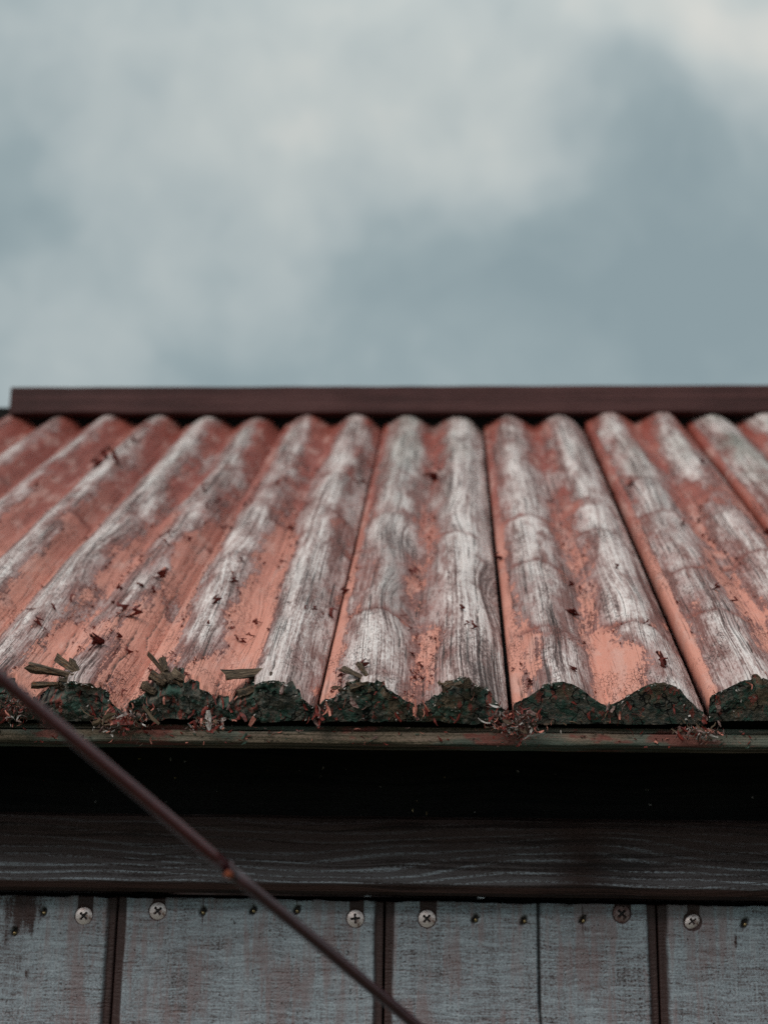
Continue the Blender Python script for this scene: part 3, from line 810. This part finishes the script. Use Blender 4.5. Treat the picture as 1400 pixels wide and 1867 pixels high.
for k0, b in BOARDS.items():
    if not b['near']: continue
    rr = random.Random(6000 + k0); mb = MB(); g = MB()
    cnt = {-7: 40, -5: 75, -3: 80, -1: 70, 1: 50, 3: 30}.get(k0, 20)
    nv, nt = b['Hn'].shape
    for _ in range(cnt):
        j = rr.randrange(nt); i = int((rr.random() ** .6) * (nv - 1))
        cl = fbm(np.array([b['T'][j] * 140]), np.array([b['Hn'][i, j] * 140]), 77 + k0, 3)[0]
        if cl < .02: continue
        p = Vector(W(b['T'][j], b['Sn'][i, j] - rr.uniform(.0002, .0012), b['Hn'][i, j]))
        shard(mb, rr, p, rr.uniform(.0009, .0030), rr.choice((0, 0, 0, 2, 3, 3, 5)))
    for _ in range(int(34 * min(1, b['rg'] + .25))):
        j = int(min(nt - 1, max(0, (rr.choice((0, .5, 1)) + rr.gauss(0, .07)) * nt))) if rr.random() < .6 else rr.randrange(nt)
        i = int(rr.random() * (nv - 1))
        p = Vector(W(b['T'][j], b['Sn'][i, j] - .001, b['Hn'][i, j]))
        shard(mb, rr, p, rr.uniform(.003, .0058), rr.choice((0, 0, 1, 2)), along=Vector((rr.uniform(-.7, .7), rr.uniform(-.4, .1), -1)))
    # pale broken fibres along the arris
    for _ in range(int(130 * b['rg'])):
        j = rr.randrange(nt)
        p = Vector(W(b['T'][j], b['edge'][j] + rr.uniform(-.001, .001), b['H'][0, j] - rr.uniform(0, .001)))
        shard(mb, rr, p, rr.uniform(.0012, .0026), rr.choice((4, 4, 3, 5)), along=Vector((rr.uniform(-.8, .8), -1, rr.uniform(-.8, .3))))
    o = link('paint_scraps', mb.mesh('paint_scraps', (M_FLB, M_FLT, M_LITTER, M_SPL, M_PALE, M_MOSS)), b['o']); tag(o, kind='stuff')
    for _ in range(int(340 * min(1, b['rg'] + .3))):
        j = rr.randrange(nt); i = int(rr.random() * (nv - 1))
        cl = fbm(np.array([b['T'][j] * 170]), np.array([b['Hn'][i, j] * 170]), 177 + k0, 3)[0]
        if cl < .12: continue
        p = Vector(W(b['T'][j], b['Sn'][i, j] - rr.uniform(0, .0006), b['Hn'][i, j]))
        sz = rr.uniform(.0003, .0009)
        V = [p + Vector((rr.uniform(-1, 1), rr.uniform(-1, 1), rr.uniform(-1, 1))).normalized() * sz for _ in range(4)]
        g.add(V, [(0, 1, 2), (0, 2, 3), (0, 3, 1), (1, 3, 2)], rr.choice((0, 0, 0, 1)))
    if g.k:
        o = link('moss', g.mesh('moss', (M_MOSS, M_PALE)), b['o']); tag(o, kind='stuff')

# ------------------------------------------------------------------ ridge
XL, XR = -.4055, .71


def plank_box(name, lo, hi, mat, parent, bevel=.0015, nx=1, wav=0, seed=0):
    """bevelled board, optionally uneven along its length"""
    x0, y0, z0 = lo; x1, y1, z1 = hi; c = bevel
    ring = [(y0 + c, z0), (y0 + .3 * c, z0 + .3 * c), (y0, z0 + c), (y0, z1 - c), (y0 + .3 * c, z1 - .3 * c), (y0 + c, z1), (y1 - c, z1), (y1, z1 - c), (y1, z0 + c), (y1 - c, z0)]
    xs = np.linspace(x0, x1, nx + 1); V = []; m = len(ring)
    for i, x in enumerate(xs):
        for j, (y, z) in enumerate(ring):
            dy = wav * fbm(np.array([x * 30]), np.array([j * .7]), seed, 3)[0] if wav else 0
            dz = wav * fbm(np.array([x * 40]), np.array([j * .7 + 9]), seed + 3, 3)[0] if wav else 0
            V.append((x, y + dy, z + dz))
    F = [(i * m + j, (i + 1) * m + j, (i + 1) * m + (j + 1) % m, i * m + (j + 1) % m) for i in range(nx) for j in range(m)]
    F += [tuple(range(m)), tuple(nx * m + j for j in range(m))[::-1]]
    mb = MB(); mb.v = V; mb.f = F; mb.m = [0] * len(F)
    me = mb.mesh(name, (mat,), False)
    return link(name, me, parent)


plank_box('ridge_board', (XL, .5414, ZB + .3243), (XR, .5560, ZB + .3496), M_RIDGE, shed, .0012, 40, .0008, 3)
plank_box('ridge_beam', (XL - .022, .5585, ZB + .270), (XR + .02, .5800, ZB + .3365), M_DARK, shed, .002)

mb = MB()
c8 = [W(x, s_, n_) for x in (XL + .004, XR - .004) for s_ in (.05, .60) for n_ in (-.0272, -.0235)]
mb.add(c8, [(0, 1, 3, 2), (4, 6, 7, 5), (0, 4, 5, 1), (2, 3, 7, 6), (1, 5, 7, 3), (0, 2, 6, 4)])
link('under_roof_board', mb.mesh('under_roof_board', (M_DARK,)), shed)

# ------------------------------------------------------------------ eave batten, beam, inner boards
plank_box('eave_batten', (XL - .01, .0140, ZB - .0279), (XR, .0400, ZB - .0222), M_BATTEN, shed, .0010, 160, .0005, 5)
plank_box('eave_batten', (XL - .01, .0165, ZB - .0218), (XR, .0400, ZB - .0194), M_BATTEN, shed, .0008, 160, .0006, 15)
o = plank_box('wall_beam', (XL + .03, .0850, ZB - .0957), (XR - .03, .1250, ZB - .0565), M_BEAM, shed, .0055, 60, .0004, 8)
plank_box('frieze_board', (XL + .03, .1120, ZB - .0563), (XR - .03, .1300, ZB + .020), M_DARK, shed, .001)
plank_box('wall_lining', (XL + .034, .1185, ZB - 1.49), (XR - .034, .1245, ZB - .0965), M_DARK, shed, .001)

mb = MB(); r = random.Random(21)
for _ in range(46):
    shard(mb, r, Vector((r.uniform(-.25, .2), .1115, ZB - r.uniform(.026, .055))), r.uniform(.0006, .0016), r.choice((0, 0, 1)), along=Vector((r.uniform(-1, 1), 0, r.uniform(-.5, .5))))
fb = [o for o in shed.children if o.name == 'frieze_board'][0]
tag(link('dust_specks', mb.mesh('dust_specks', (M_PALE, M_BRASS)), fb), kind='stuff')

# ------------------------------------------------------------------ wall boards with screws and nails
SEAM = [-.4315 + .030, -.3164, -.1780, -.0395, .0990, .2374, .3758, .5142, .68]
BOARD_TOP = {2: -.0985, 1: -.0985, 3: -.0986, 4: -.0984}
SCREWS = [(-.1949, -.1081, 0, .75), (-.1565, -.1051, .35, .55), (-.0543, -.1074, .2, .7), (-.0177, -.1069, 0, .8), (.0812, -.103, .5, .8), (.1167, -.1063, .9, .55), (.2215, -.105, .1, .7), (.253, -.1065, .1, .7), (-.332, -.106, .1, .7), (-.3, -.106, .1, .7)]
NAILS = [(-.216, -.1065), (-.1331, -.1053), (-.107, -.1041), (-.0846, -.1038), (.0069, -.1068), (.0317, -.107), (.0615, -.1063), (.1428, -.1067), (.17, -.106), (-.245, -.106), (-.2305, -.1165)]
STAINS = [(-.226, -.106, .014, .016, .75), (-.2335, -.12, .006, .012, .5), (.138, -.1155, .0012, .006, .6), (-.222, -.137, .003, .004, .5)]
WALLB = []
for i in range(len(SEAM) - 1):
    x0, x1 = SEAM[i] + .0006, SEAM[i + 1] - .0006
    fine = 1 <= i <= 4
    nx = int((x1 - x0) / .0008) if fine else 40
    xs = np.linspace(x0, x1, nx)
    zt = BOARD_TOP.get(i, -.0985)
    zs = np.concatenate([np.linspace(zt, -.165, 84 if fine else 6), [-.3, -.6, -1.0, -1.47]])
    X, Z = np.meshgrid(xs, zs)
    zj = .0008 * fbm(xs * 120, xs * 0, 300 + i, 3)
    Z[0] += zj; Z[1] += zj * .6
    y = np.full_like(X, .1000)
    wl = .0044
    e = np.minimum(X - x0, x1 - X)
    lean = .0007 * fbm(Z * 60, Z * 0, 310 + i, 2)
    edge = 1 - sst(e + lean, wl - .0007, wl + .0003)
    y += .0024 * edge + .00025 * fbm(X * 300, Z * 900, 320 + i, 3) * (1 - edge)
    stain = np.zeros_like(X); pit = np.zeros_like(X)
    for sx, sz, _, g in SCREWS:
        if x0 < sx < x1:
            w = .0044 * g + .0006
            slot = (1 - sst(np.abs(X - sx - .0006), w - .0006, w + .0008)) * sst(Z, sz - .002, sz)
            stain = np.maximum(stain, slot); y += .0007 * slot
            ring = np.hypot(X - sx, Z - sz); stain = np.maximum(stain, .75 * (1 - sst(ring, .0044, .0056)))
            y += .0011 * (1 - sst(ring, .0043, .0050))
            stain = np.maximum(stain, .6 * np.exp(-((X - sx) / .0004) ** 2) * sst(Z, sz - .016, sz - .005) * (Z < sz))
    for sx, sz in NAILS:
        if x0 < sx < x1:
            d = np.hypot((X - sx - .25 * (Z - sz)) / 1.0, (Z - sz) * .75)
            p_ = 1 - sst(d + .0006 * fbm(X * 700, Z * 700, 350, 2), .0013, .0022)
            pit = np.maximum(pit, p_); y += .0022 * p_
            stain = np.maximum(stain, .62 * np.exp(-((X - sx) / .0006) ** 2) * sst(Z, sz - .02, sz) * (1 - sst(Z, sz + .006, sz + .010)))
    for sx, sz, rx, rz, a in STAINS:
        if x0 < sx < x1:
            stain = np.maximum(stain, a * np.exp(-(((X - sx) / rx) ** 2 + ((Z - sz) / rz) ** 2)))
    if i == 3:                               # a split right through the board
        cx = .0388 + .030 * (-.0985 - Z) * .35 + .0004 * fbm(Z * 90, Z * 0, 360, 2)
        p_ = 1 - sst(np.abs(X - cx), .0002, .0010)
        pit = np.maximum(pit, p_); y += .0035 * p_
    # turn the rim back so that the board has thickness
    V = np.stack([X, y, Z + ZB], -1)
    nr, nc = X.shape
    tsn = np.stack([X, np.full_like(X, i * .37), Z], -1).reshape(-1, 3)
    V = V.reshape(-1, 3)
    rimi = np.concatenate([np.arange(nc), np.arange(1, nr) * nc + nc - 1, (nr - 1) * nc + np.arange(nc - 2, -1, -1), np.arange(nr - 2, 0, -1) * nc])
    back = V[rimi].copy(); back[:, 1] = .1178
    n0 = len(V); m = len(rimi); a = np.arange(m); bq = (a + 1) % m
    rf = np.stack([rimi[a], n0 + a, n0 + bq, rimi[bq]], -1)
    att = {'tsn': np.concatenate([tsn, tsn[rimi]]), 'edge': np.concatenate([edge.ravel(), np.ones(m)]),
           'stain': np.concatenate([stain.ravel(), np.zeros(m)]), 'pit': np.concatenate([pit.ravel(), np.zeros(m)])}
    me = mesh_np('wall_board', np.concatenate([V, back]), [gridf(nr, nc, 0, True), rf[:, ::-1]], (M_WALL,), None, True, att)
    WALLB.append((x0, x1, link('wall_board', me, shed)))


def wall_at(x):
    for x0, x1, o in WALLB:
        if x0 <= x <= x1: return o
    return WALLB[0][2]


def screw_mesh():
    R = .0043; nr, na = 14, 48
    V = [(0, -.0002, 0)]; F = []; mi = []
    def hgt(x, z):
        r = math.hypot(x, z) / R
        h = .0009 * (1 - r * r) if r < .93 else .0009 * (1 - .93 ** 2) * (1 - (r - .93) / .07)
        a, b_ = abs(x), abs(z)
        arm = .00052
        if (a < arm and b_ < .0024 - .25 * a) or (b_ < arm and a < .0024 - .25 * b_) or (a + b_ < .00125): return -(h - .0016), True
        return -h, False
    rec = [True]
    V[0] = (0, hgt(0, 0)[0], 0)
    for i in range(1, nr + 1):
        for j in range(na):
            r = R * (i / nr) ** .9; t = j / na * 2 * math.pi
            x, z = r * math.cos(t), r * math.sin(t); y, q = hgt(x, z)
            V.append((x, y, z)); rec.append(q)
    for j in range(na): F.append((0, 1 + j, 1 + (j + 1) % na))
    for i in range(nr - 1):
        for j in range(na):
            a, b_ = 1 + i * na + j, 1 + i * na + (j + 1) % na
            F.append((a, a + na, b_ + na, b_))
    k = len(V); V += [(x, .0012, z) for x, _, z in V[-na:]]
    rec += [False] * na
    for j in range(na):
        a, b_ = k - na + j, k - na + (j + 1) % na
        F.append((a, a + na, b_ + na, b_))
    mb = MB(); mb.v = V; mb.f = F; mb.m = [1 if sum(rec[q] for q in f) >= len(f) - 1 else 0 for f in F]
    return mb.mesh('screw', (M_STEEL, M_RECESS), False)


SCM = screw_mesh()
for n, (x, z, tilt, g) in enumerate(SCREWS):
    o = link('screw', SCM, wall_at(x))
    o.location = (x, .1005 + .0006 * tilt, z + ZB); o.rotation_euler = (.06 * math.sin(n * 3), random.uniform(0, 1.57), .06 * math.cos(n * 5))
    if n in (4, 7): o.material_slots[0].link = 'OBJECT'; o.material_slots[0].material = M_RUSTY; o['label'] = 'rusty dark screw'
    if n == 5: o.scale = (.72, 1, .95)


def nail_mesh():
    mb = MB(); n = 10; V = []
    for i, (r, y) in enumerate(((.0004, -.0005), (.0008, -.0003), (.0010, 0), (.0010, .0014))):
        V += [(r * math.cos(j / n * 6.2832), y, r * math.sin(j / n * 6.2832) * .8) for j in range(n)]
    F = [(i * n + j, (i + 1) * n + j, (i + 1) * n + (j + 1) % n, i * n + (j + 1) % n) for i in range(3) for j in range(n)] + [tuple(range(n))]
    mb.v = V; mb.f = F; mb.m = [0] * len(F)
    return mb.mesh('nail', (M_BRASS,), True)


NM = nail_mesh()
for n, (x, z) in enumerate(NAILS):
    o = link('nail', NM, wall_at(x)); o.location = (x + .0003, .1006, z - .0005 + ZB); o.rotation_euler = (.4, .3 * n, .5)

# ------------------------------------------------------------------ the rest of the shed: corner posts, side and back walls, back slope
for x in (XL + .036, XR - .036 - .03):
    for y in (.128, .97):
        q = MB(); q.box((x, y, .005), (x + .03, y + .03, ZB - .03)); link('corner_post', q.mesh('corner_post', (M_DARK,)), shed)
for sx in (XL + .030, XR - .048):
    for i in range(6):
        y0 = .1275 + i * .146
        h0 = ZB + (.05 if i in (0, 5) else .16 if i in (1, 4) else .25) - .10
        q = MB(); q.box((sx, y0, .02), (sx + .018, y0 + .1445, h0)); link('side_board', q.mesh('side_board', (M_SIDE,)), shed)
for i in range(8):
    x0 = XL + .05 + i * .128
    q = MB(); q.box((x0, 1.004, .02), (x0 + .1265, 1.022, ZB - .05)); link('back_board', q.mesh('back_board', (M_SIDE,)), shed)
far_top = Vector((0, .5835, ZB + .318)); far_low = Vector((0, 1.128, ZB - .004))
for i in range(12):
    x0 = XL - .02 + i * .094; mb = MB(); seg = 12; V = []
    for j in range(seg + 1):
        x = x0 + .092 * j / seg; h = .0055 * math.cos(j / seg * 4 * math.pi + math.pi)
        nrm = Vector((0, .509, .861))
        for p, dz in ((far_top, 0), (far_low, 0), (far_low, -.012), (far_top, -.012)):
            V.append(Vector((x, p.y, p.z)) + nrm * (h * (dz == 0) + dz))
    F = [(a * 4 + c, (a + 1) * 4 + c, (a + 1) * 4 + (c + 1) % 4, a * 4 + (c + 1) % 4) for a in range(seg) for c in range(4)] + [(3, 2, 1, 0), tuple(seg * 4 + c for c in range(4))]
    mb.v = V; mb.f = F; mb.m = [0] * len(F)
    link('back_roof_board', mb.mesh('back_roof_board', (M_FLT,)), shed)

# ------------------------------------------------------------------ litter caught on the eave
DEB = [((-.1600, .004, -.0195), .011, .0065, 95, 'ragged clump of red paint scraps and fibres hanging over the batten behind the rod'),
       ((-.1180, .004, -.0205), .008, .003, 45, 'small grey and red clump of litter on the batten under the mossy green board end'),
       ((.0245, .003, -.0195), .012, .0065, 110, 'tangled pile of dry leaf bits and paint curls on the batten near the middle seam'),
       ((.1085, .007, -.0220), .011, .003, 55, 'thin clump of paint strips lying on the batten under the widest dark board gap'),
       ((-.2090, .003, -.0130), .010, .008, 70, 'clump of splinters and red paint shreds at the far left end of the eave')]
for c, rx, rz, n, lab in DEB:
    r = random.Random(int(c[0] * 1e4)); mb = MB(); c = Vector(c) + Vector((0, 0, ZB))
    for _ in range(n * 3):
        p = c + Vector((r.gauss(0, rx * .5), r.gauss(0, .0025), r.gauss(0, rz * .5)))
        shard(mb, r, p, r.uniform(.0010, .0034), r.choice((0, 0, 1, 2, 2, 3, 3, 4, 2)))
    for _ in range(n // 8):
        p = c + Vector((r.gauss(0, rx * .6), r.gauss(-.002, .002), r.gauss(-.001, rz * .5)))
        shard(mb, r, p, r.uniform(.004, .008), r.choice((2, 3, 4, 0)), along=Vector((r.uniform(-1, 1), r.uniform(-.4, .2), r.uniform(-.5, .4))))
    o = link('debris_clump', mb.mesh('debris_clump', (M_FLB, M_FLT, M_LITTER, M_SPL, M_PALE)))
    tag(o, lab, 'debris', 'litter caught on the eave')
# flecks of paint stuck on the batten
mb = MB(); r = random.Random(5)
for _ in range(260):
    x = r.uniform(-.26, .20)
    shard(mb, r, Vector((x, .0137 - r.random() * .0006, ZB + r.uniform(-.0285, -.0200))), r.uniform(.0008, .0026), r.choice((0, 0, 1, 2, 2, 3)), along=Vector((r.uniform(-1, 1), -.1, r.uniform(-.4, .4))))
bat = [o for o in shed.children if o.name == 'eave_batten'][0]
tag(link('paint_scraps', mb.mesh('paint_scraps', (M_FLB, M_FLT, M_LITTER, M_MOSS)), bat), kind='stuff')

# ------------------------------------------------------------------ the rod in front
A = Vector((-.1382, -.2440, -.0379 + ZB)); B = Vector((-.0190, -.1260, -.1410 + ZB)); D = (B - A)
rod = tag(empty('metal_rod', A + D * 2.2 - Vector((0, 0, 0))), 'thin dark maroon metal rod slanting across in front of the shed wall', 'rod')


def tube(name, p, q, rad, mat, parent, seg=40):
    d = q - p; z = d.normalized(); x = z.orthogonal().normalized(); y = z.cross(x); V = []; n = 20
    for i in range(seg + 1):
        u = i / seg; wv = Vector((.0004 * math.sin(u * 9 + 1), .0003 * math.sin(u * 13), .0005 * math.sin(u * 7)))
        for j in range(n):
            a = j / n * 2 * math.pi; rr = rad * (1 + .02 * math.sin(u * 60 + j))
            V.append(p + d * u + wv * min(1, 4 * u * (1 - u) * 3) + (x * math.cos(a) + y * math.sin(a)) * rr - parent.location)
    F = [(i * n + j, i * n + (j + 1) % n, (i + 1) * n + (j + 1) % n, (i + 1) * n + j) for i in range(seg) for j in range(n)]
    F += [tuple(range(n))[::-1], tuple(seg * n + j for j in range(n))]
    mb = MB(); mb.v = V; mb.f = F; mb.m = [0] * len(F)
    return link(name, mb.mesh(name, (mat,), True), parent)


J = A + D * .512
tube('rod_tube', A - D * 1.6, J, .0021, M_ROD1, rod)
tube('rod_tube', J, A + D * 2.86, .00205, M_ROD2, rod)
tube('joint_ring', J - D * .006, J + D * .008, .0023, M_ROD2, rod, 4)
mb = MB(); r = random.Random(3)
side = (Vector((-.05, -.65, 0)) - J + Vector((0, 0, J.z))); tc = (Vector((-.0048, -.65635, ZB - .10196)) - J).normalized()
tc = (tc - D.normalized() * tc.dot(D.normalized())).normalized()
low = D.normalized().cross(tc)
low = low if low.z < 0 else -low
cc = J + (tc * .8 + low * .45).normalized() * .0024
V = []
for i in range(5):
    for j in range(10):
        a = j / 10 * 6.2832; rr = .0016 * math.sin(i / 4 * 1.57) * (1 + .15 * math.sin(j * 2.3))
        V.append(cc + D.normalized() * rr * math.cos(a) * 1.0 + (low * .85 - tc * .4) * rr * math.sin(a) + tc * (.0006 * math.cos(i / 4 * 1.57)) - rod.location)
F = [(i * 10 + j, i * 10 + (j + 1) % 10, i * 10 + 10 + (j + 1) % 10, i * 10 + 10 + j) for i in range(4) for j in range(10)]
mb.v = V; mb.f = F; mb.m = [0] * len(F)
link('rust_spot', mb.mesh('rust_spot', (M_RUST,), True), rod)
